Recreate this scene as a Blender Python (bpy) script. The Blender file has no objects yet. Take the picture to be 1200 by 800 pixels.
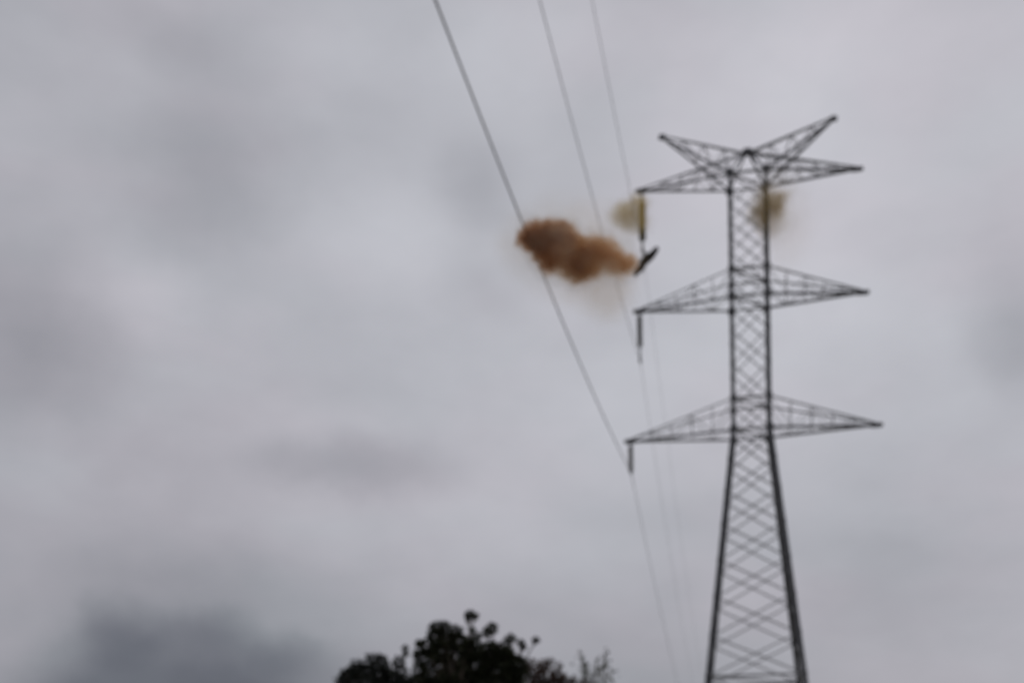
import bpy, bmesh, math, random
from mathutils import Vector, Matrix, noise

scene = bpy.context.scene
COL = scene.collection
R = math.radians
EYE = 1.6                                   # camera height above the ground

# ------------------------------------------------------------------ camera
F_PX, PX, PY, ROLL = 1470.0, 600.0, 959.0, 0.0149   # of a 1200 x 800 frame
cam_data = bpy.data.cameras.new('camera')
cam = bpy.data.objects.new('camera', cam_data)
COL.objects.link(cam)
scene.camera = cam
cam_data.sensor_width = 36.0
cam_data.lens = 36.0 * F_PX / 1200.0
cam_data.shift_y = (PY - 400.0) / 1200.0
cam_data.clip_start = 0.1
cam_data.clip_end = 6000.0
cam.matrix_world = Matrix.Translation((0, 0, EYE)) @ Matrix.Rotation(ROLL, 4, 'Y') @ Matrix.Rotation(R(90), 4, 'X')
cam_data.dof.use_dof = True                 # the photograph is softly out of focus everywhere
cam_data.dof.focus_distance = 3.0
cam_data.dof.aperture_fstop = 2.6

def at(u, v, Y):
    """the point of the place seen at (u, v) of the 1200 x 800 photograph, Y metres ahead"""
    a, b = u - PX, PY - v
    c, s = math.cos(ROLL), math.sin(ROLL)
    return Vector(((a * c + b * s) * Y / F_PX, Y, (b * c - a * s) * Y / F_PX + EYE))

# ------------------------------------------------------------------ render and exposure
scene.view_settings.view_transform = 'Standard'
scene.view_settings.look = 'None'
scene.view_settings.exposure = 0.0
scene.view_settings.gamma = 1.0
scene.cycles.volume_bounces = 6
scene.cycles.transparent_max_bounces = 24
scene.cycles.volume_step_rate = 0.5

# ------------------------------------------------------------------ node helpers
class NT:
    def __init__(s, tree):
        s.t = tree; s.n = tree.nodes; s.l = tree.links
    def new(s, kind, **kw):
        n = s.n.new(kind)
        for k, v in kw.items(): setattr(n, k, v)
        return n
    def put(s, sock, v):
        if isinstance(v, bpy.types.NodeSocket): s.l.new(v, sock)
        else: sock.default_value = v
    def math(s, op, a, b=0.0, c=None, clamp=False):
        n = s.new('ShaderNodeMath', operation=op, use_clamp=clamp)
        s.put(n.inputs[0], a); s.put(n.inputs[1], b)
        if c is not None: s.put(n.inputs[2], c)
        return n.outputs[0]
    def vec(s, op, a, b=(0, 0, 0), out=0):
        n = s.new('ShaderNodeVectorMath', operation=op)
        s.put(n.inputs[0], a); s.put(n.inputs[1], b)
        return n.outputs[out]
    def dot(s, a, b): return s.vec('DOT_PRODUCT', a, b, 'Value')
    def noise(s, vec, scale, detail=3, rough=.5, col=False):
        n = s.new('ShaderNodeTexNoise')
        s.put(n.inputs['Vector'], vec)
        n.inputs['Scale'].default_value = scale; n.inputs['Detail'].default_value = detail
        n.inputs['Roughness'].default_value = rough
        return n.outputs['Color' if col else 'Fac']
    def maprange(s, v, a, b, c, d, interp='SMOOTHSTEP'):
        n = s.new('ShaderNodeMapRange', interpolation_type=interp)
        for i, x in enumerate((v, a, b, c, d)): s.put(n.inputs[i], x)
        return n.outputs[0]

def lin(rgb):
    return tuple(((c / 255) / 12.92 if c <= 10 else ((c / 255 + .055) / 1.055) ** 2.4) for c in rgb) + (1,)

# ------------------------------------------------------------------ overcast sky
world = bpy.data.worlds.new('World')
scene.world = world
world.use_nodes = True
w = NT(world.node_tree)
w.n.clear()
tc = w.new('ShaderNodeTexCoord').outputs['Generated']
d0 = w.vec('NORMALIZE', tc)
wob = w.vec('SUBTRACT', w.noise(d0, 9.0, 4, .55, True), (.5, .5, .5))
sc_ = w.new('ShaderNodeVectorMath', operation='SCALE'); w.put(sc_.inputs[0], wob); sc_.inputs['Scale'].default_value = .06
dirv = w.vec('ADD', d0, sc_.outputs[0])
sep = w.new('ShaderNodeSeparateXYZ'); w.put(sep.inputs[0], d0)
# brightness of the cloud deck: paler with height, paler towards the east
lum = w.maprange(sep.outputs['Z'], -0.02, .34, .615, .712, 'SMOOTHSTEP')
lum = w.math('MULTIPLY_ADD', sep.outputs['X'], .07, lum)
flat = w.vec('MULTIPLY', d0, (1.0, 1.0, 1.9))
lum = w.math('ADD', lum, w.maprange(w.noise(flat, 3.2, 4, .5), .25, .75, -.018, .018, 'LINEAR'))
lum = w.math('ADD', lum, w.maprange(w.noise(flat, 11.0, 4, .55), .25, .75, -.018, .018, 'LINEAR'))
def cloud(u, v, ru, rv, amp, core=0.0):
    global lum
    c = (at(u, v, 10) - Vector((0, 0, EYE))).normalized()
    xh = Vector((c.y, -c.x, 0)).normalized(); zh = xh.cross(c)
    k = c.y / F_PX
    df = w.vec('SUBTRACT', dirv, tuple(c))
    comb = w.new('ShaderNodeCombineXYZ')
    w.put(comb.inputs[0], w.dot(df, tuple(xh / (ru * k)))); w.put(comb.inputs[1], w.dot(df, tuple(zh / (rv * k))))
    w.put(comb.inputs[2], w.dot(df, tuple(c * 3)))
    L = w.vec('LENGTH', comb.outputs[0], out='Value')
    lum = w.math('ADD', lum, w.maprange(L, core, 1.0, amp / 255, 0.0))
for b in ((250, 215, 170, 150, -18), (220, 60, 150, 60, -8), (470, 262, 110, 100, 9), (565, 215, 75, 80, -11),
          (640, 30, 150, 100, 8), (430, 40, 110, 60, 3), (400, 540, 200, 52, -17), (170, 545, 120, 60, -6), (150, 350, 110, 80, 9),
          (560, 650, 170, 90, 4), (190, 830, 235, 142, -36, .4), (345, 850, 185, 125, -26, .4), (220, 690, 300, 110, -13), (150, 830, 150, 110, -16, .3), (250, 740, 75, 40, -14, .2), (340, 765, 70, 38, -12, .2), (145, 745, 70, 45, -12, .2), (830, 300, 420, 380, 7), (450, 330, 300, 130, 5), (560, 60, 160, 110, 6), (880, 60, 150, 90, 5), (500, 600, 200, 60, 3),
          (300, 640, 200, 60, 4), (900, 130, 260, 200, 9), (900, 340, 200, 180, 7), (780, 790, 260, 90, -6), (560, 340, 90, 50, -7),
          (30, 410, 150, 150, -22), (1200, 380, 110, 160, -20), (700, 480, 200, 150, 3), (1080, 640, 200, 140, -6),
          (40, 620, 110, 90, 5)):
    cloud(*b)
ramp = w.new('ShaderNodeValToRGB')
w.put(ramp.inputs[0], lum)
stops = [(.30, (76, 79, 88)), (.42, (104, 107, 115)), (.56, (139, 142, 148)), (.66, (166, 167, 173)), (.76, (193, 194, 200)), (.9, (226, 227, 232))]
cr = ramp.color_ramp
while len(cr.elements) < len(stops): cr.elements.new(.5)
for e, (p, c) in zip(cr.elements, stops): e.position = p; e.color = lin(c)
# faint pinkish and bluish drifts in the grey
tint = w.new('ShaderNodeMix', data_type='RGBA')
w.put(tint.inputs['Factor'], w.maprange(w.noise(flat, 5.0, 3, .5), .35, .65, 0, 1))
tint.inputs['A'].default_value = (1.035, .995, 1.015, 1); tint.inputs['B'].default_value = (1.0, .998, 1.01, 1)
mul = w.new('ShaderNodeMix', data_type='RGBA', blend_type='MULTIPLY')
mul.inputs['Factor'].default_value = 1.0
w.l.new(ramp.outputs[0], mul.inputs['A']); w.l.new(tint.outputs['Result'], mul.inputs['B'])
bgc = w.new('ShaderNodeBackground'); w.l.new(mul.outputs['Result'], bgc.inputs[0])
sky = w.new('ShaderNodeTexSky', sky_type='NISHITA', sun_disc=False)
sky.sun_elevation = R(48); sky.sun_rotation = R(35)
bgs = w.new('ShaderNodeBackground'); w.l.new(sky.outputs[0], bgs.inputs[0]); bgs.inputs[1].default_value = .05
mx = w.new('ShaderNodeMixShader'); mx.inputs[0].default_value = .96
w.l.new(bgs.outputs[0], mx.inputs[1]); w.l.new(bgc.outputs[0], mx.inputs[2])
w.l.new(mx.outputs[0], w.new('ShaderNodeOutputWorld').inputs[0])

sun_data = bpy.data.lights.new('sun', 'SUN')
sun_data.energy = .6; sun_data.angle = R(20); sun_data.color = (1, .97, .93)
sun = bpy.data.objects.new('sun', sun_data); COL.objects.link(sun)
# elevation 48 degrees, 35 degrees east of the viewing direction, behind the cloud
sdir = Vector((math.sin(R(35)) * math.cos(R(48)), math.cos(R(35)) * math.cos(R(48)), math.sin(R(48))))
sun.rotation_euler = sdir.to_track_quat('Z', 'Y').to_euler()

# ------------------------------------------------------------------ object helpers
def link(o, parent=None):
    COL.objects.link(o)
    if parent is not None: o.parent = parent
    return o
def tag(o, label=None, cat=None, group=None, kind=None):
    for k, v in (('label', label), ('category', cat), ('group', group), ('kind', kind)):
        if v: o[k] = v
    return o
def empty(name, loc=(0, 0, 0), rz=0.0, parent=None):
    o = bpy.data.objects.new(name, None); o.location = loc; o.rotation_euler = (0, 0, rz)
    o.empty_display_size = .2
    return link(o, parent)
def mesh_obj(name, verts, faces, m, parent=None, smooth=False):
    me = bpy.data.meshes.new(name); me.from_pydata([tuple(v) for v in verts], [], faces); me.update()
    if smooth: me.polygons.foreach_set('use_smooth', [True] * len(me.polygons))
    me.materials.append(m)
    return link(bpy.data.objects.new(name, me), parent)

def material(name):
    m = bpy.data.materials.new(name); m.use_nodes = True
    t = NT(m.node_tree); t.n.clear()
    return m, t, t.new('ShaderNodeOutputMaterial')
def surface(name, c1, c2, scale, rough=.7, metal=0.0, bump=0.0, coord='Object'):
    m, t, out = material(name)
    co = t.new('ShaderNodeTexCoord').outputs[coord]
    if coord == 'Object': co = t.new('ShaderNodeNewGeometry').outputs['Position']
    mixn = t.new('ShaderNodeMix', data_type='RGBA')
    t.put(mixn.inputs['Factor'], t.maprange(t.noise(co, scale, 6, .6), .35, .65, 0, 1))
    mixn.inputs['A'].default_value = (*c1, 1); mixn.inputs['B'].default_value = (*c2, 1)
    p = t.new('ShaderNodeBsdfPrincipled')
    t.l.new(mixn.outputs['Result'], p.inputs['Base Color'])
    p.inputs['Roughness'].default_value = rough; p.inputs['Metallic'].default_value = metal
    if bump:
        b = t.new('ShaderNodeBump'); b.inputs['Strength'].default_value = bump
        t.put(b.inputs['Height'], t.noise(co, scale * 3, 6, .6)); t.l.new(b.outputs[0], p.inputs['Normal'])
    t.l.new(p.outputs[0], out.inputs[0])
    return m
STEEL = surface('weathered_galvanised_steel', (.06, .062, .07), (.11, .112, .12), 3.0, .65, .15)
THIN_STEEL = surface('thin_galvanised_steel', (.21, .215, .225), (.30, .305, .315), 3.0, .6, .2)
PORCELAIN = surface('grey_insulator', (.06, .06, .065), (.10, .095, .09), 6.0, .35)
CABLE = surface('aluminium_cable', (.13, .135, .145), (.19, .195, .205), 5.0, .6, .3)
SCORCH = surface('scorched_metal', (.006, .005, .005), (.014, .011, .009), 9.0, 1.0)
CONCRETE = surface('concrete', (.26, .25, .24), (.36, .35, .33), 2.0, .9, 0, .3)
GROUND = surface('dry_grass_ground', (.07, .08, .035), (.15, .12, .07), .35, .95, 0, .5)
BARK = surface('bark', (.05, .04, .032), (.10, .08, .06), 7.0, .95, 0, .6)

# ------------------------------------------------------------------ ground
vs, fs = [], []
N = 60
for j in range(N + 1):
    for i in range(N + 1):
        x = ((i / N * 2 - 1)); y = ((j / N * 2 - 1))
        x = math.copysign(abs(x) ** 3, x) * 3000; y = math.copysign(abs(y) ** 3, y) * 3000 + 60
        r = math.hypot(x, y - 30)
        vs.append((x, y, .25 * noise.noise(Vector((x, y, 0)) * .03) * min(1, r / 30) - .1))
for j in range(N):
    for i in range(N):
        a = j * (N + 1) + i; fs.append((a, a + 1, a + N + 2, a + N + 1))
tag(mesh_obj('ground', vs, fs, GROUND, smooth=True), kind='structure')

# ------------------------------------------------------------------ lattice members
def unit_angle():
    """L-shaped angle steel of unit leg width along z 0..1"""
    t = .16
    prof = [(-.5, -.5), (.5, -.5), (.5, -.5 + t), (-.5 + t, -.5 + t), (-.5 + t, .5), (-.5, .5)]
    v = [(x, y, z) for z in (0, 1) for x, y in prof]
    f = [(i, (i + 1) % 6, (i + 1) % 6 + 6, i + 6) for i in range(6)] + [(3, 2, 1, 0), (5, 4, 3, 0), (6, 7, 8, 9), (6, 9, 10, 11)]
    return v, f
def mesh_of(name, vf, m):
    me = bpy.data.meshes.new(name); me.from_pydata(vf[0], [], vf[1]); me.update(); me.materials.append(m); return me
ANGLE = mesh_of('angle_steel', unit_angle(), STEEL)
ANGLE_THIN = mesh_of('thin_angle_steel', unit_angle(), THIN_STEEL)
def plate_mesh():
    p = [(-.5, -.3), (-.3, -.5), (.3, -.5), (.5, -.3), (.5, .3), (.3, .5), (-.3, .5), (-.5, .3)]
    v = [(x, y, z) for y in (-.5, .5) for x, z in p]
    return v, [tuple(range(8)), tuple(range(15, 7, -1))] + [(i + 8, (i + 1) % 8 + 8, (i + 1) % 8, i) for i in range(8)]
PLATE = mesh_of('gusset', plate_mesh(), STEEL)

def member(name, a, b, width, parent, me=ANGLE, out=None):
    a, b = Vector(a), Vector(b)
    z = (b - a); L = z.length; z.normalize()
    ref = Vector(out) if out is not None else Vector((0, 1, 0)) if abs(z.y) < .9 else Vector((1, 0, 0))
    y = (ref - z * ref.dot(z)).normalized(); x = y.cross(z)
    m = Matrix((x * width, y * width, z * L)).transposed().to_4x4(); m.translation = a
    o = bpy.data.objects.new(name, me); link(o, parent); o.matrix_local = m
    return o
def plate(p, size, parent, axis='y'):
    o = bpy.data.objects.new('gusset_plate', PLATE); link(o, parent)
    o.location = p; o.scale = (size, .03, size)
    if axis == 'x': o.rotation_euler = (0, 0, R(90))
    return o

# ------------------------------------------------------------------ the tower
PSI, TX, TY = .1745, 14.3625, 73.5
ZL, ZM, ZT, ZP = 22.36 + EYE, 30.04 + EYE, 37.18 + EYE, 38.75 + EYE
ZLT, ZMT = 24.16 + EYE, 31.63 + EYE
W = 1.03
WB8 = 2.66                                   # half width where z = 8 above the eye
def half(z):
    return W if z >= ZL else W + (ZL - z) * (WB8 - W) / (ZL - 8 - EYE)
tower = empty('transmission_tower', (TX, TY, 0), -PSI)
tag(tower, 'grey steel lattice transmission tower with three tiers of crossarms and a V-shaped horned top', 'pylon')
def corner(sx, sy, z):
    h = half(z); return Vector((sx * h, sy * h, z))
CORNERS = [(-1, -1), (1, -1), (1, 1), (-1, 1)]
for sx, sy in CORNERS:
    leg = member('leg', corner(sx, sy, 0), corner(sx, sy, ZL), .30, tower, out=(0, -sy, 0))
    member('leg', corner(sx, sy, ZL), corner(sx, sy, ZT), .235, tower, out=(0, -sy, 0))
    f_ = empty('footing', corner(sx, sy, 0), 0, tower)
    v = [(x * k, y * k, z) for z, k in ((-.5, .7), (.05, .7), (.35, .35)) for x, y in CORNERS]
    f = [(3, 2, 1, 0), (8, 9, 10, 11)] + [(4 * r + i, 4 * r + (i + 1) % 4, 4 * r + 4 + (i + 1) % 4, 4 * r + 4 + i) for r in (0, 1) for i in range(4)]
    mesh_obj('footing_block', v, f, CONCRETE, f_)

# panel levels of the X bracing
def levels(a, b, n): return [a + (b - a) * i / n for i in range(n + 1)]
body = levels(ZL, ZLT, 1)[:-1] + levels(ZLT, ZM, 3)[:-1] + levels(ZM, ZMT, 1)[:-1] + levels(ZMT, ZT, 3)
low = [ZL]
while low[-1] > .5:
    low.append(max(low[-1] - (1.8 + (ZL - low[-1]) * .045), 0))
low = low[::-1][1:] if low[-2] < 1 else low[::-1]
def xbrace(z0, z1, t, k):
    for i in range(4):
        a, b = CORNERS[i], CORNERS[(i + 1) % 4]
        n = (0, -1, 0) if a[1] == b[1] == -1 else (0, 1, 0) if a[1] == b[1] == 1 else (a[0], 0, 0)
        off = Vector(n) * .05
        member('brace', corner(*a, z0) + off, corner(*b, z1) + off, t, tower, ANGLE_THIN, n)
        member('brace', corner(*b, z0) - off, corner(*a, z1) - off, t, tower, ANGLE_THIN, n)
for z0, z1 in zip(low, low[1:]): xbrace(z0, z1, .072, 0)
for z0, z1 in zip(body, body[1:]): xbrace(z0, z1, .058, 0)
def ring(z, t=.12, diag=True):
    for i in range(4):
        member('strut', corner(*CORNERS[i], z), corner(*CORNERS[(i + 1) % 4], z), t, tower, ANGLE_THIN, (0, 0, 1))
    if diag: member('strut', corner(-1, -1, z), corner(1, 1, z), t * .8, tower, ANGLE_THIN, (0, 0, 1))
for z in (ZL, ZLT, ZM, ZMT, ZT): ring(z)
ring(low[len(low) // 3], .12)
for z in (ZL, ZLT, ZM, ZMT, ZT):
    for sx, sy in CORNERS:
        plate(corner(sx, sy, z) + Vector((0, sy * .14, 0)), .46 if z in (ZL, ZM, ZT) else .36, tower)
for z in body[1:-1]:
    if z in (ZL, ZLT, ZM, ZMT): continue
    for sx, sy in CORNERS: plate(corner(sx, sy, z) + Vector((0, sy * .14, 0)), .28, tower)
for z in low[1:-1]:
    for sx, sy in CORNERS: plate(corner(sx, sy, z) + Vector((0, sy * .16, 0)), .34, tower)

LEN = {'low': 7.07, 'mid': 6.43, 'top': 6.19}
def crossarm(side, zb, zt, L, n):
    arm = empty('crossarm', parent=tower)
    tip = Vector((side * L, 0, zb)); tipt = tip + Vector((0, 0, .12))
    roots_b = [corner(side, s, zb) for s in (-1, 1)]
    roots_t = [corner(side, s, zt) for s in (-1, 1)] if zt is not None else [Vector((side * .12, s * .12, ZP)) for s in (-1, 1)]
    B = [[r.lerp(tip, i / n) for i in range(n + 1)] for r in roots_b]
    T = [[r.lerp(tipt, i / n) for i in range(n + 1)] for r in roots_t]
    for k in (0, 1):
        member('chord', B[k][0], B[k][n], .12, arm, ANGLE, (0, 0, 1))
        member('chord', T[k][0], T[k][n], .075, arm, ANGLE_THIN, (0, 0, -1))
        for i in range(n - 1):
            member('brace', B[k][i + 1], T[k][i + 1], .042, arm, ANGLE_THIN)
            member('brace', *((B[k][i], T[k][i + 1]) if i % 2 else (T[k][i], B[k][i + 1])), .042, arm, ANGLE_THIN)
    for i in range(n - 1):
        member('brace', B[0][i + 1], B[1][i + 1], .045, arm, ANGLE_THIN, (0, 0, 1))
        member('brace', B[i % 2][i], B[1 - i % 2][i + 1], .045, arm, ANGLE_THIN, (0, 0, 1))
        if i < 2: member('brace', T[0][i + 1], T[1][i + 1], .04, arm, ANGLE_THIN, (0, 0, 1))
    p = plate(tip + Vector((0, 0, 0)), .40, arm); p.scale = (.75, .12, .26)
for side in (-1, 1):
    crossarm(side, ZL, ZLT, LEN['low'], 5)
    crossarm(side, ZM, ZMT, LEN['mid'], 5)
    crossarm(side, ZT, None, LEN['top'], 5)
# horned top: two arms rising from the body to carry the earth wires
LH, ZH = 4.94, 40.23 + EYE
peak = Vector((0, 0, ZP))
cap = empty('peak_frame', parent=tower)
for sx, sy in CORNERS: member('chord', corner(sx, sy, ZT), peak + Vector((sx * .1, sy * .1, 0)), .11, cap, ANGLE)
plate(peak + Vector((0, -.14, 0)), .5, cap).scale = (.55, .3, .34)
for side in (-1, 1):
    horn = empty('earth_wire_horn', parent=tower)
    H = Vector((side * LH, 0, ZH)); n = 4
    lo = [[corner(side, s, ZT).lerp(H, i / n) for i in range(n + 1)] for s in (-1, 1)]
    up = [[Vector((side * .1, s * .1, ZP)).lerp(H + Vector((0, 0, .1)), i / n) for i in range(n + 1)] for s in (-1, 1)]
    for k in (0, 1):
        member('chord', lo[k][0], lo[k][n], .12, horn, ANGLE, (0, 0, 1))
        member('chord', up[k][0], up[k][n], .085, horn, ANGLE_THIN, (0, 0, 1))
        for i in range(n - 1):
            member('brace', lo[k][i + 1], up[k][i + 1], .043, horn, ANGLE_THIN)
            member('brace', lo[k][i], up[k][i + 1], .043, horn, ANGLE_THIN)
    for i in range(n - 1):
        member('brace', lo[0][i + 1], lo[1][i + 1], .043, horn, ANGLE_THIN, (0, 0, 1))
        member('brace', lo[i % 2][i], lo[1 - i % 2][i + 1], .043, horn, ANGLE_THIN, (0, 0, 1))
    p = plate(H, .4, horn); p.scale = (.42, .12, .3)

TM = Matrix.Translation((TX, TY, 0)) @ Matrix.Rotation(-PSI, 4, 'Z')
def tw(x, y, z): return TM @ Vector((x, y, z))

# ------------------------------------------------------------------ insulator strings
def lathe(prof, n=12):
    v, f = [], []
    for r, z in prof:
        for i in range(n):
            a = 2 * math.pi * i / n; v.append((r * math.cos(a), r * math.sin(a), z))
    for j in range(len(prof) - 1):
        for i in range(n):
            f.append((j * n + i, j * n + (i + 1) % n, (j + 1) * n + (i + 1) % n, (j + 1) * n + i))
    f.append(tuple(range(n - 1, -1, -1))); f.append(tuple((len(prof) - 1) * n + i for i in range(n)))
    return v, f
DISC = mesh_of('insulator_disc', lathe([(.04, -.11), (.05, -.07), (.16, -.075), (.175, -.05), (.13, -.01), (.06, .02), (.05, .04)]), PORCELAIN)
def rod(name, a, b, r, m, parent, n=8, r2=None):
    a, b = Vector(a), Vector(b); q = (b - a).to_track_quat('Z', 'Y'); L = (b - a).length
    v, f = lathe([(r, 0), (r if r2 is None else r2, L)], n)
    o = mesh_obj(name, [q @ Vector(p) + a for p in v], f, m, parent, True)
    return o
def insulator(tip, label, top_link, n_disc, bottom_link, k_=1.0):
    t = empty('insulator_string', tip); tag(t, label, 'insulator', 'insulator strings hanging from the crossarm tips')
    rod('hanger', (0, 0, -.08), (0, 0, -top_link - .1), .08, STEEL, t)
    for k in range(n_disc):
        o = bpy.data.objects.new('disc', DISC); link(o, t); o.location = (0, 0, -top_link - .13 - .15 * k); o.scale = (k_, k_, 1)
    z = -top_link - .15 * n_disc
    rod('suspension_rod', (0, 0, z - .02), (0, 0, z - bottom_link), .05, STEEL, t)
    c = empty('suspension_clamp', (0, 0, z - bottom_link), -PSI, t)
    v, f = lathe([(.05, -.3), (.085, -.12), (.085, .12), (.05, .3)], 8)
    mesh_obj('clamp_body', [(x, zz, y) for x, y, zz in v], [tuple(reversed(q)) for q in f], STEEL, c)
    return z - bottom_link
tipL, tipM, tipT = (tw(-LEN[k], 0, z) for k, z in (('low', ZL), ('mid', ZM), ('top', ZT)))
aL = insulator(tipL, 'short grey disc insulator string hanging from the tip of the lowest crossarm', .2, 10, .15)
aM = insulator(tipM, 'grey disc insulator string with a long thin rod under the middle crossarm tip', .2, 12, .95)
aT = insulator(tipT, 'disc insulator string at the tip of the highest crossarm, wreathed in tan smoke', .6, 15, .7, 1.3)

# ------------------------------------------------------------------ conductors
def wire(att, dip, slope, curv, label, radius):
    """sags from the tower over the viewer towards the next support and away behind the tower"""
    pts = []
    dv = Vector((-math.sin(PSI), -math.cos(PSI), 0))
    def f(s):
        k = curv if s > 0 else curv * .42         # the span behind the tower is longer
        return att + dv * s + Vector((0, 0, dip - slope * abs(s) + k * s * s))
    S = [-slope / curv / .42 + i * (slope / curv / .42) / 120 for i in range(121)] + [i * slope / curv / 120 for i in range(121)]
    S = sorted(set(S + [0.0]))
    pts = [f(s) for s in S]
    n = 6; v = []; fc = []
    for i, p in enumerate(pts):
        t = (pts[min(i + 1, len(pts) - 1)] - pts[max(i - 1, 0)]).normalized()
        x = t.cross(Vector((0, 0, 1))).normalized(); y = x.cross(t)
        for k in range(n):
            a = 2 * math.pi * k / n; v.append(p + (x * math.cos(a) + y * math.sin(a)) * radius * (1 if S[i] >= 0 else .62))
    for i in range(len(pts) - 1):
        for k in range(n): fc.append((i * n + k, i * n + (k + 1) % n, (i + 1) * n + (k + 1) % n, (i + 1) * n + k))
    o = mesh_obj('power_line', v, fc, CABLE, None, True)
    tag(o, label, 'power line', 'conductors running from the tower')
wire(tipL, aL, .123, .00088, 'lowest power line, passing behind the brown smoke to the bottom crossarm insulator', .025)
wire(tipM, aM, .135, .00088, 'middle power line, coming down to the insulator of the middle crossarm', .016)
wire(tipT, aT, .12, .00080, 'highest power line, coming down to the insulator of the top crossarm', .0135)

# ------------------------------------------------------------------ broken fitting at the top insulator
def slab(name, pts, thick, m, parent):
    """a plate whose outline (x, z) is given, thick along y, with a chamfered rim"""
    n = len(pts); cx = sum(p[0] for p in pts) / n; cz = sum(p[1] for p in pts) / n
    v = []
    for y, k in ((-thick / 2, .8), (-thick / 4, 1), (thick / 4, 1), (thick / 2, .8)):
        v += [(cx + (x - cx) * k, y, cz + (z - cz) * k) for x, z in pts]
    f = [tuple(range(n)), tuple(range(4 * n - 1, 3 * n - 1, -1))]
    for r in range(3): f += [(r * n + i, (r + 1) * n + i, (r + 1) * n + (i + 1) % n, r * n + (i + 1) % n) for i in range(n)]
    return mesh_obj(name, v, f, m, parent)
fy = 72.6
fc_ = at(757, 306, fy)
fit = empty('metal_fitting', fc_)
tag(fit, 'dark charred metal fitting hanging tilted below the highest insulator, beside the brown smoke', 'fitting')
def fp(u, v): q = at(u, v, fy) - fc_; return (q.x, q.z)
slab('yoke_plate', [fp(*p) for p in ((749, 320), (745, 324.5), (742, 322), (744, 315), (748, 311), (749.5, 305), (754, 300), (757, 296.5), (763, 298.5), (763.5, 305), (757, 311), (754, 317))], .22, SCORCH, fit)
slab('bent_arm', [fp(*p) for p in ((756, 308), (755, 299), (762, 295), (769, 288.5), (772.5, 291.5), (768, 300), (763, 306))], .14, SCORCH, fit)
q0, q1 = fp(757, 302), fp(752.5, 289)
rod('shackle', (q0[0], 0, q0[1]), (q1[0], 0, q1[1]), .06, SCORCH, fit)
q0, q1 = fp(752, 310), fp(745, 323)
rod('arcing_rod', (q0[0], -.1, q0[1]), (q1[0], -.1, q1[1]), .055, SCORCH, fit)

# ------------------------------------------------------------------ smoke
def smoke_material(name, lobes, centre, color, dens, thresh, nscale, namt, skin, sharp=1.0, absorb=None, color2=None, axis=(1, 0, 0)):
    """density falls off from the lobes' centres; LOBES: (offset from centre, radius in m)"""
    m, t, out = material(name)
    pos = t.vec('SUBTRACT', t.new('ShaderNodeNewGeometry').outputs['Position'], tuple(centre))
    nz = t.vec('SUBTRACT', t.noise(pos, nscale, 4, .55, True), (.5, .5, .5))
    s = t.new('ShaderNodeVectorMath', operation='SCALE'); t.put(s.inputs[0], nz); s.inputs['Scale'].default_value = namt
    pos = t.vec('ADD', pos, s.outputs[0])
    tot = None
    for off, r, a in lobes:
        L = t.vec('LENGTH', t.vec('SUBTRACT', pos, tuple(off)), out='Value')
        g = t.maprange(L, 0.0, r * 1.45, a, 0.0)
        tot = g if tot is None else t.math('ADD', tot, g)
    tot = t.math('SUBTRACT', tot, thresh)
    tot = t.math('MAXIMUM', tot, 0.0)
    tot = t.math('MINIMUM', tot, 1.3)
    grain = t.maprange(t.noise(pos, nscale * 1.8, 5, .6), .3, .7, .25, 1.7, 'LINEAR')
    tot = t.math('MULTIPLY', t.math('MULTIPLY', tot, grain), dens)
    v = t.new('ShaderNodeVolumePrincipled')
    v.inputs['Color'].default_value = (*color, 1)
    v.inputs['Anisotropy'].default_value = .1
    if absorb: v.inputs['Absorption Color'].default_value = (*absorb, 1)
    if color2:
        cm = t.new('ShaderNodeMix', data_type='RGBA')
        q = t.math('ADD', t.dot(pos, axis), t.maprange(t.noise(pos, 1.7, 4, .6), .3, .7, -.9, .9, 'LINEAR'))
        t.put(cm.inputs['Factor'], t.maprange(q, -.9, 1.1, 0, 1))
        cm.inputs['A'].default_value = (*color, 1); cm.inputs['B'].default_value = (*color2, 1)
        t.l.new(cm.outputs['Result'], v.inputs['Color'])
    t.put(v.inputs['Density'], tot)
    t.l.new(v.outputs[0], out.inputs['Volume'])
    if skin:
        tr = t.new('ShaderNodeBsdfTransparent'); tr.inputs[0].default_value = (1, 1, 1, 1)
        df = t.new('ShaderNodeBsdfDiffuse'); df.inputs[0].default_value = (*color, 1)
        lw = t.new('ShaderNodeLayerWeight'); lw.inputs[0].default_value = .5
        mxs = t.new('ShaderNodeMixShader')
        t.put(mxs.inputs[0], t.maprange(lw.outputs['Facing'], .2, .9, skin, 0.0))
        t.l.new(tr.outputs[0], mxs.inputs[1]); t.l.new(df.outputs[0], mxs.inputs[2])
        t.l.new(mxs.outputs[0], out.inputs['Surface'])
    return m
ICO = None
def ico():
    global ICO
    if ICO is None:
        bm = bmesh.new(); bmesh.ops.create_icosphere(bm, subdivisions=5, radius=1)
        ICO = ([v.co.normalized() for v in bm.verts], [tuple(v.index for v in f.verts) for f in bm.faces]); bm.free()
    return ICO
def smoke_mesh(name, lobes, centre, m, grow=1.0, amp=.12, freq=2.0, flat_y=1.0):
    """billowed hull round the lobes, found outwards from the centre"""
    dirs, faces = ico(); v = []
    for d in dirs:
        best = .2
        for off, r, a in lobes:
            o = Vector(off); r = r * grow; b = d.dot(o); disc = b * b - o.length_squared + r * r
            if disc > 0: best = max(best, b + math.sqrt(disc))
        p = d * best
        k = noise.fractal(p * freq + Vector((5, 1, 9)), .8, 2.1, 4) * amp + (1 - abs(noise.noise(p * freq * 2.2))) * amp * .5
        v.append(d * (best * (1 + k)))
    o = mesh_obj(name, v, faces, m, None, True); o.location = centre
    return o
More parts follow.
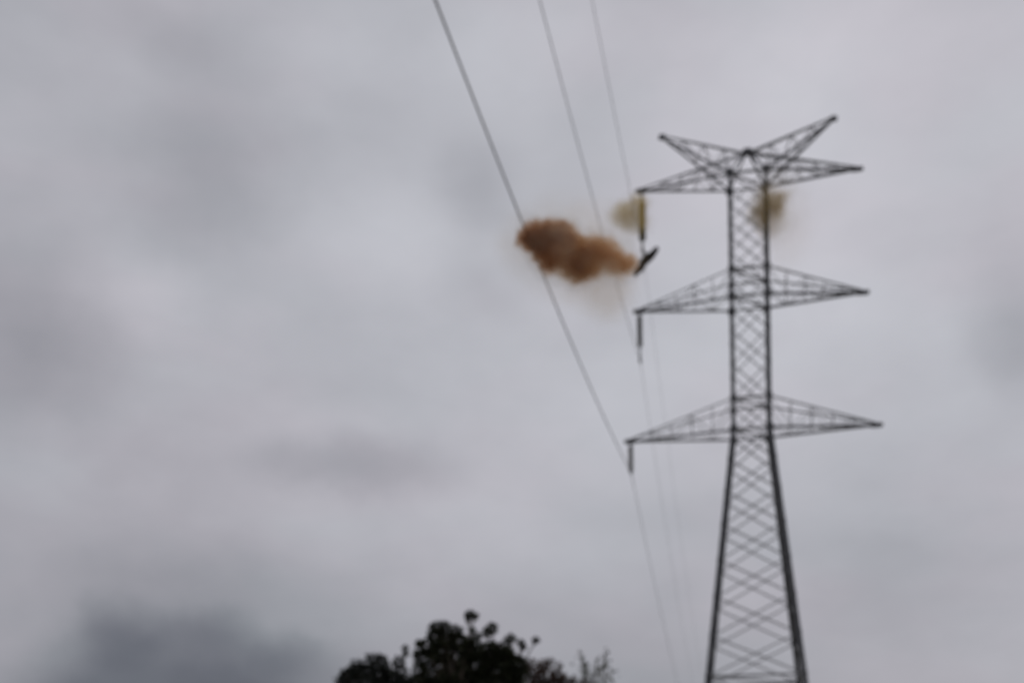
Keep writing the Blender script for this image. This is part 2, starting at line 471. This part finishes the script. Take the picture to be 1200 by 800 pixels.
def lobes_px(lst, c, Y):
    """(u, v, radius px, weight, depth offset m)"""
    cen = at(*c, Y); s = Y / F_PX
    return cen, [(at(u, v, Y + dy) - cen, r * s, a) for u, v, r, a, dy in lst]
YS = 35.5
cen, lb = lobes_px([(629, 278, 21, 1.3, 0), (649, 274, 19, 1.1, .3), (640, 298, 19, 1, -.2), (666, 276, 17, .9, .2), (686, 294, 20, .9, 0),
                    (654, 313, 17, .6, .2), (673, 321, 15, .8, 0), (686, 316, 18, .8, -.2), (706, 290, 18, .8, 0), (722, 301, 18, .6, .2),
                    (702, 312, 19, .5, 0), (728, 314, 18, .6, 0), (740, 308, 13, .6, 0), (668, 296, 20, .8, 0), (616, 281, 12, .9, 0), (640, 316, 10, .5, 0)], (672, 296), YS)
BROWN = smoke_material('brown_smoke', lb, cen, (.13, .048, .013), 12.5, .26, 4.6, .5, .05, absorb=(.35, .13, .03), color2=(.50, .27, .10), axis=(.75, 0, -.3))
tag(smoke_mesh('smoke_cloud', lb, cen, BROWN, 1.2), 'dense billowing reddish brown smoke cloud over the lowest power line', 'smoke')
# pale veil round it
cen2, lb2 = lobes_px([(612, 285, 34, .7, 0), (650, 290, 62, .7, 0), (700, 300, 62, .7, 0), (706, 336, 34, .9, 0), (716, 352, 30, .8, 0), (722, 330, 22, .5, 0)], (685, 302), YS)
VEIL = smoke_material('pale_veil', lb2, cen2, (.998, .86, .66), .33, .1, .9, .5, 0)
tag(smoke_mesh('smoke_haze', lb2, cen2, VEIL, 1.3), 'faint cream coloured veil of thin smoke round the brown cloud', None, None, 'stuff')
# puff at the top insulator
YP = 73.0
cen3, lb3 = lobes_px([(727, 252, 17, 1, 0), (742, 248, 18, .9, .2), (751, 262, 14, .8, 0), (738, 268, 12, .5, 0), (752, 240, 12, .7, 0), (745, 234, 10, .5, 0)], (738, 254), YP)
TAN = smoke_material('tan_smoke', lb3, cen3, (.74, .60, .28), 1.5, .2, 1.6, .7, .03)
tag(smoke_mesh('smoke_puff', lb3, cen3, TAN, 1.2), 'pale tan smoke puff drifting round the highest insulator string', 'smoke')
# puff at the tower body below the top crossarm
YB = 72.4
cen4, lb4 = lobes_px([(899, 238, 20, 1, 0), (886, 254, 15, .9, 0), (903, 272, 15, .5, 0), (918, 262, 15, .4, 0), (907, 246, 15, .8, 0), (914, 236, 12, .7, 0), (896, 266, 12, .5, 0), (922, 228, 9, .4, 0)], (899, 247), YB)
OLIVE = smoke_material('olive_smoke', lb4, cen4, (.60, .45, .17), 1.6, .2, 1.6, .7, .03)
tag(smoke_mesh('smoke_puff', lb4, cen4, OLIVE, 1.2), 'olive brown smoke puff clinging to the tower body just under the top crossarm', 'smoke')
cen5, lb5 = lobes_px([(915, 245, 40, .8, 0), (928, 280, 32, .7, 0), (905, 228, 30, .7, 0), (915, 310, 24, .5, 0)], (915, 262), YB)
VEIL2 = smoke_material('cream_veil', lb5, cen5, (.99, .87, .66), .10, .1, .8, .6, 0)
tag(smoke_mesh('smoke_haze', lb5, cen5, VEIL2, 1.2), 'faint cream veil of thin smoke beside the tower body', None, None, 'stuff')

# ------------------------------------------------------------------ trees
def foliage_material(name, a, b):
    m, t, out = material(name)
    p = t.new('ShaderNodeNewGeometry')
    mixn = t.new('ShaderNodeMix', data_type='RGBA')
    t.put(mixn.inputs['Factor'], p.outputs['Random Per Island'])
    mixn.inputs['A'].default_value = (*a, 1); mixn.inputs['B'].default_value = (*b, 1)
    pr = t.new('ShaderNodeBsdfPrincipled'); pr.inputs['Roughness'].default_value = .6
    t.l.new(mixn.outputs['Result'], pr.inputs['Base Color'])
    pr.inputs['Specular IOR Level'].default_value = .2
    t.l.new(pr.outputs[0], out.inputs[0])
    return m
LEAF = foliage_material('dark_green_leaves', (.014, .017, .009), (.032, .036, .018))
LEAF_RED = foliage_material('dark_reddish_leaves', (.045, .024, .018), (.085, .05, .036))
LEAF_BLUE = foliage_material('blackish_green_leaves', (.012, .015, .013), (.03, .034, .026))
LEAF_GREY = foliage_material('grey_green_leaves', (.10, .11, .085), (.17, .18, .14))

def tube(path, radii, v, f, n=6):
    base = len(v)
    for i, p in enumerate(path):
        t = (path[min(i + 1, len(path) - 1)] - path[max(i - 1, 0)]).normalized()
        x = t.orthogonal().normalized(); y = t.cross(x)
        for k in range(n):
            a = 2 * math.pi * k / n; v.append(p + (x * math.cos(a) + y * math.sin(a)) * radii[i])
    for i in range(len(path) - 1):
        for k in range(n): f.append((base + i * n + k, base + i * n + (k + 1) % n, base + (i + 1) * n + (k + 1) % n, base + (i + 1) * n + k))
def limb(a, b, r0, r1, v, f, rnd, seg=5, bow=.12, n=6):
    L = (b - a).length; path = []
    for i in range(seg + 1):
        t = i / seg; p = a.lerp(b, t)
        if 0 < i < seg: p = p + Vector([rnd.uniform(-1, 1) for _ in range(3)]) * L * bow * .4
        p.z += math.sin(t * math.pi) * -L * bow * .3
        path.append(p)
    tube(path, [r0 + (r1 - r0) * i / seg for i in range(seg + 1)], v, f, n)
def leaf(c, d, size, v, f, rnd):
    up = Vector([rnd.gauss(0, 1) for _ in range(3)])
    d = d.normalized(); s = d.cross(up).normalized(); nrm = s.cross(d)
    b = len(v); w_ = size * rnd.uniform(.32, .45)
    v += [c, c + d * size * .5 + s * w_ + nrm * size * .06, c + d * size, c + d * size * .5 - s * w_ + nrm * size * .06]
    f += [(b, b + 1, b + 2), (b, b + 2, b + 3)]
def make_tree(label, base_u, Y, clumps, leafm, seed, leafsize=.15, dens=1.0, trunk_r=.16, extra=24):
    rnd = random.Random(seed); s = Y / F_PX
    base = at(base_u, 800, Y); base.z = 0
    root = empty('tree', base); tag(root, label, 'tree')
    tv, tf, lv, lf = [], [], [], []
    tops = []
    for u, v, r, kind in clumps:
        c = at(u, v, Y + (rnd.uniform(-.6, .6) if kind else rnd.uniform(-.25, .25))) - base
        tops.append((c, r * s, kind))
    cx = sum(t[0].x for t in tops) / len(tops); zmin = min(t[0].z for t in tops)
    width = (max(t[0].x for t in tops) - min(t[0].x for t in tops)) / 2 + .2
    # the rest of the crown: behind, in front of and below the clumps of the outline
    for _ in range(extra):
        a = rnd.uniform(0, 2 * math.pi); q = math.sqrt(rnd.random())
        tops.append((Vector((cx + math.cos(a) * q * width * .85, math.sin(a) * q * width * .85, zmin - rnd.uniform(.1, 1.6))), rnd.uniform(.3, .5), 1))
    fork = Vector((cx * .5, 0, max(.8, zmin - 2.3)))
    limb(Vector((0, 0, -.15)), fork, trunk_r, trunk_r * .75, tv, tf, rnd, 6, .06, 9)
    mains = []
    for k in range(5):
        a = k * 1.26 + rnd.random(); e = fork + Vector((math.cos(a) * width * .45, math.sin(a) * width * .4, (zmin - fork.z) * rnd.uniform(.5, .9)))
        limb(fork, e, trunk_r * .6, trunk_r * .3, tv, tf, rnd); mains.append(e)
    for c, r, kind in tops:
        m = min(mains, key=lambda e: (e - c).length)
        limb(m, c, trunk_r * .26, .014, tv, tf, rnd, 5, .14, 5)
        for k in range(5):
            e = c + Vector([rnd.gauss(0, .5) for _ in range(3)]) * r
            limb(c.lerp(m, .08), e, .014, .006, tv, tf, rnd, 2, .1, 4)
        cnt = int(dens * (40 + 620 * r * r / (leafsize / .15)))
        for _ in range(cnt):
            d = Vector([rnd.gauss(0, 1) for _ in range(3)]).normalized()
            p = c + Vector((d.x, d.y, d.z * .8)) * r * (rnd.random() ** .45) * rnd.uniform(.75, 1.08)
            leaf(p, d + Vector((0, 0, rnd.uniform(-.6, .5))), leafsize * min(1, max(.4, r / .26)) * rnd.uniform(.6, 1.2), lv, lf, rnd)
    mesh_obj('trunk', tv, tf, BARK, root, True)
    mesh_obj('crown', lv, lf, leafm, root)
    return root
# clump: u, v, radius in photograph pixels, 1 = may stand well before or behind
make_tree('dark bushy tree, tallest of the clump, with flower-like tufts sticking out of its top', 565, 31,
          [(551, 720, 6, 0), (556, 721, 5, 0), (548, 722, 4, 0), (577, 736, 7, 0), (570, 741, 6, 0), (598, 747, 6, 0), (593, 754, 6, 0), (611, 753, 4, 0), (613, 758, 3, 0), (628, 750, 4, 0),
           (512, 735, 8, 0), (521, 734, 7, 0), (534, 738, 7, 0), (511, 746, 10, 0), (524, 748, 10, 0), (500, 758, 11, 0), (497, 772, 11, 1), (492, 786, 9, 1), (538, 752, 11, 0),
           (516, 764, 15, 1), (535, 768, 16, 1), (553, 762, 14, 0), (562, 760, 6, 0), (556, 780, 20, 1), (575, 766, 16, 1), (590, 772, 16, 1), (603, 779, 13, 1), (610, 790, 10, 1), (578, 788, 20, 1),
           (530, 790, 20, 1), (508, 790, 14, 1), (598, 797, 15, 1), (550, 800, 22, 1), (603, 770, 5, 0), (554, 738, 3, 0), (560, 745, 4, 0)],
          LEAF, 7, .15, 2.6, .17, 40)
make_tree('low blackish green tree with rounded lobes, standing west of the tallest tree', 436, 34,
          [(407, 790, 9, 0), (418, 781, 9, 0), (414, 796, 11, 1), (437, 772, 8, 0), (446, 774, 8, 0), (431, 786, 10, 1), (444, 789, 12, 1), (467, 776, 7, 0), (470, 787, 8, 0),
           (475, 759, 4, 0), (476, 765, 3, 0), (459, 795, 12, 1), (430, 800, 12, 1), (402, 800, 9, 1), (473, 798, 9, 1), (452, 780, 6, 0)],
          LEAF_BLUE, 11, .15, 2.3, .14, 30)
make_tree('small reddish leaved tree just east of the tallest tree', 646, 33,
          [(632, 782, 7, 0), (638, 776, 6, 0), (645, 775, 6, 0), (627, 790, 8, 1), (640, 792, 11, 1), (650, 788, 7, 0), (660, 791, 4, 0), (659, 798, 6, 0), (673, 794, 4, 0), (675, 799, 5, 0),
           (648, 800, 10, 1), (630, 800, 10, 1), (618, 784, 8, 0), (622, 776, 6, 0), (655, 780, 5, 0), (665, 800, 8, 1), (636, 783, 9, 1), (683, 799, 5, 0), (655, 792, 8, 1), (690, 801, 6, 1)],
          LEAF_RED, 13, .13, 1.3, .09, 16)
# thin wispy sapling
def sapling(label, u0, Y, tips, seed):
    rnd = random.Random(seed); base = at(u0, 800, Y); base.z = 0
    root = empty('sapling', base); tag(root, label, 'sapling')
    tv, tf, lv, lf = [], [], [], []
    hub = Vector((0, 0, 2.2)); limb(Vector((0, 0, -.1)), hub, .06, .045, tv, tf, rnd, 5, .05, 7)
    for u, v in tips:
        e = at(u, v, Y + rnd.uniform(-.5, .5)) - base
        limb(hub, e, .025, .008, tv, tf, rnd, 8, .06, 5)
        for k in range(60):
            t = 1 - rnd.random() ** 1.3 * .45; p = hub.lerp(e, t) + Vector([rnd.gauss(0, .07) for _ in range(3)])
            leaf(p, Vector((rnd.gauss(0, .5), rnd.gauss(0, .5), 1)), rnd.uniform(.06, .13), lv, lf, rnd)
    mesh_obj('trunk', tv, tf, BARK, root, True); mesh_obj('crown', lv, lf, LEAF_GREY, root)
sapling('thin wispy grey green sapling with upright sparse twigs at the edge of the tree clump', 695, 36,
        [(681, 768), (688, 775), (693, 782), (699, 772), (708, 762), (712, 776), (717, 786), (686, 788), (704, 784)], 5)
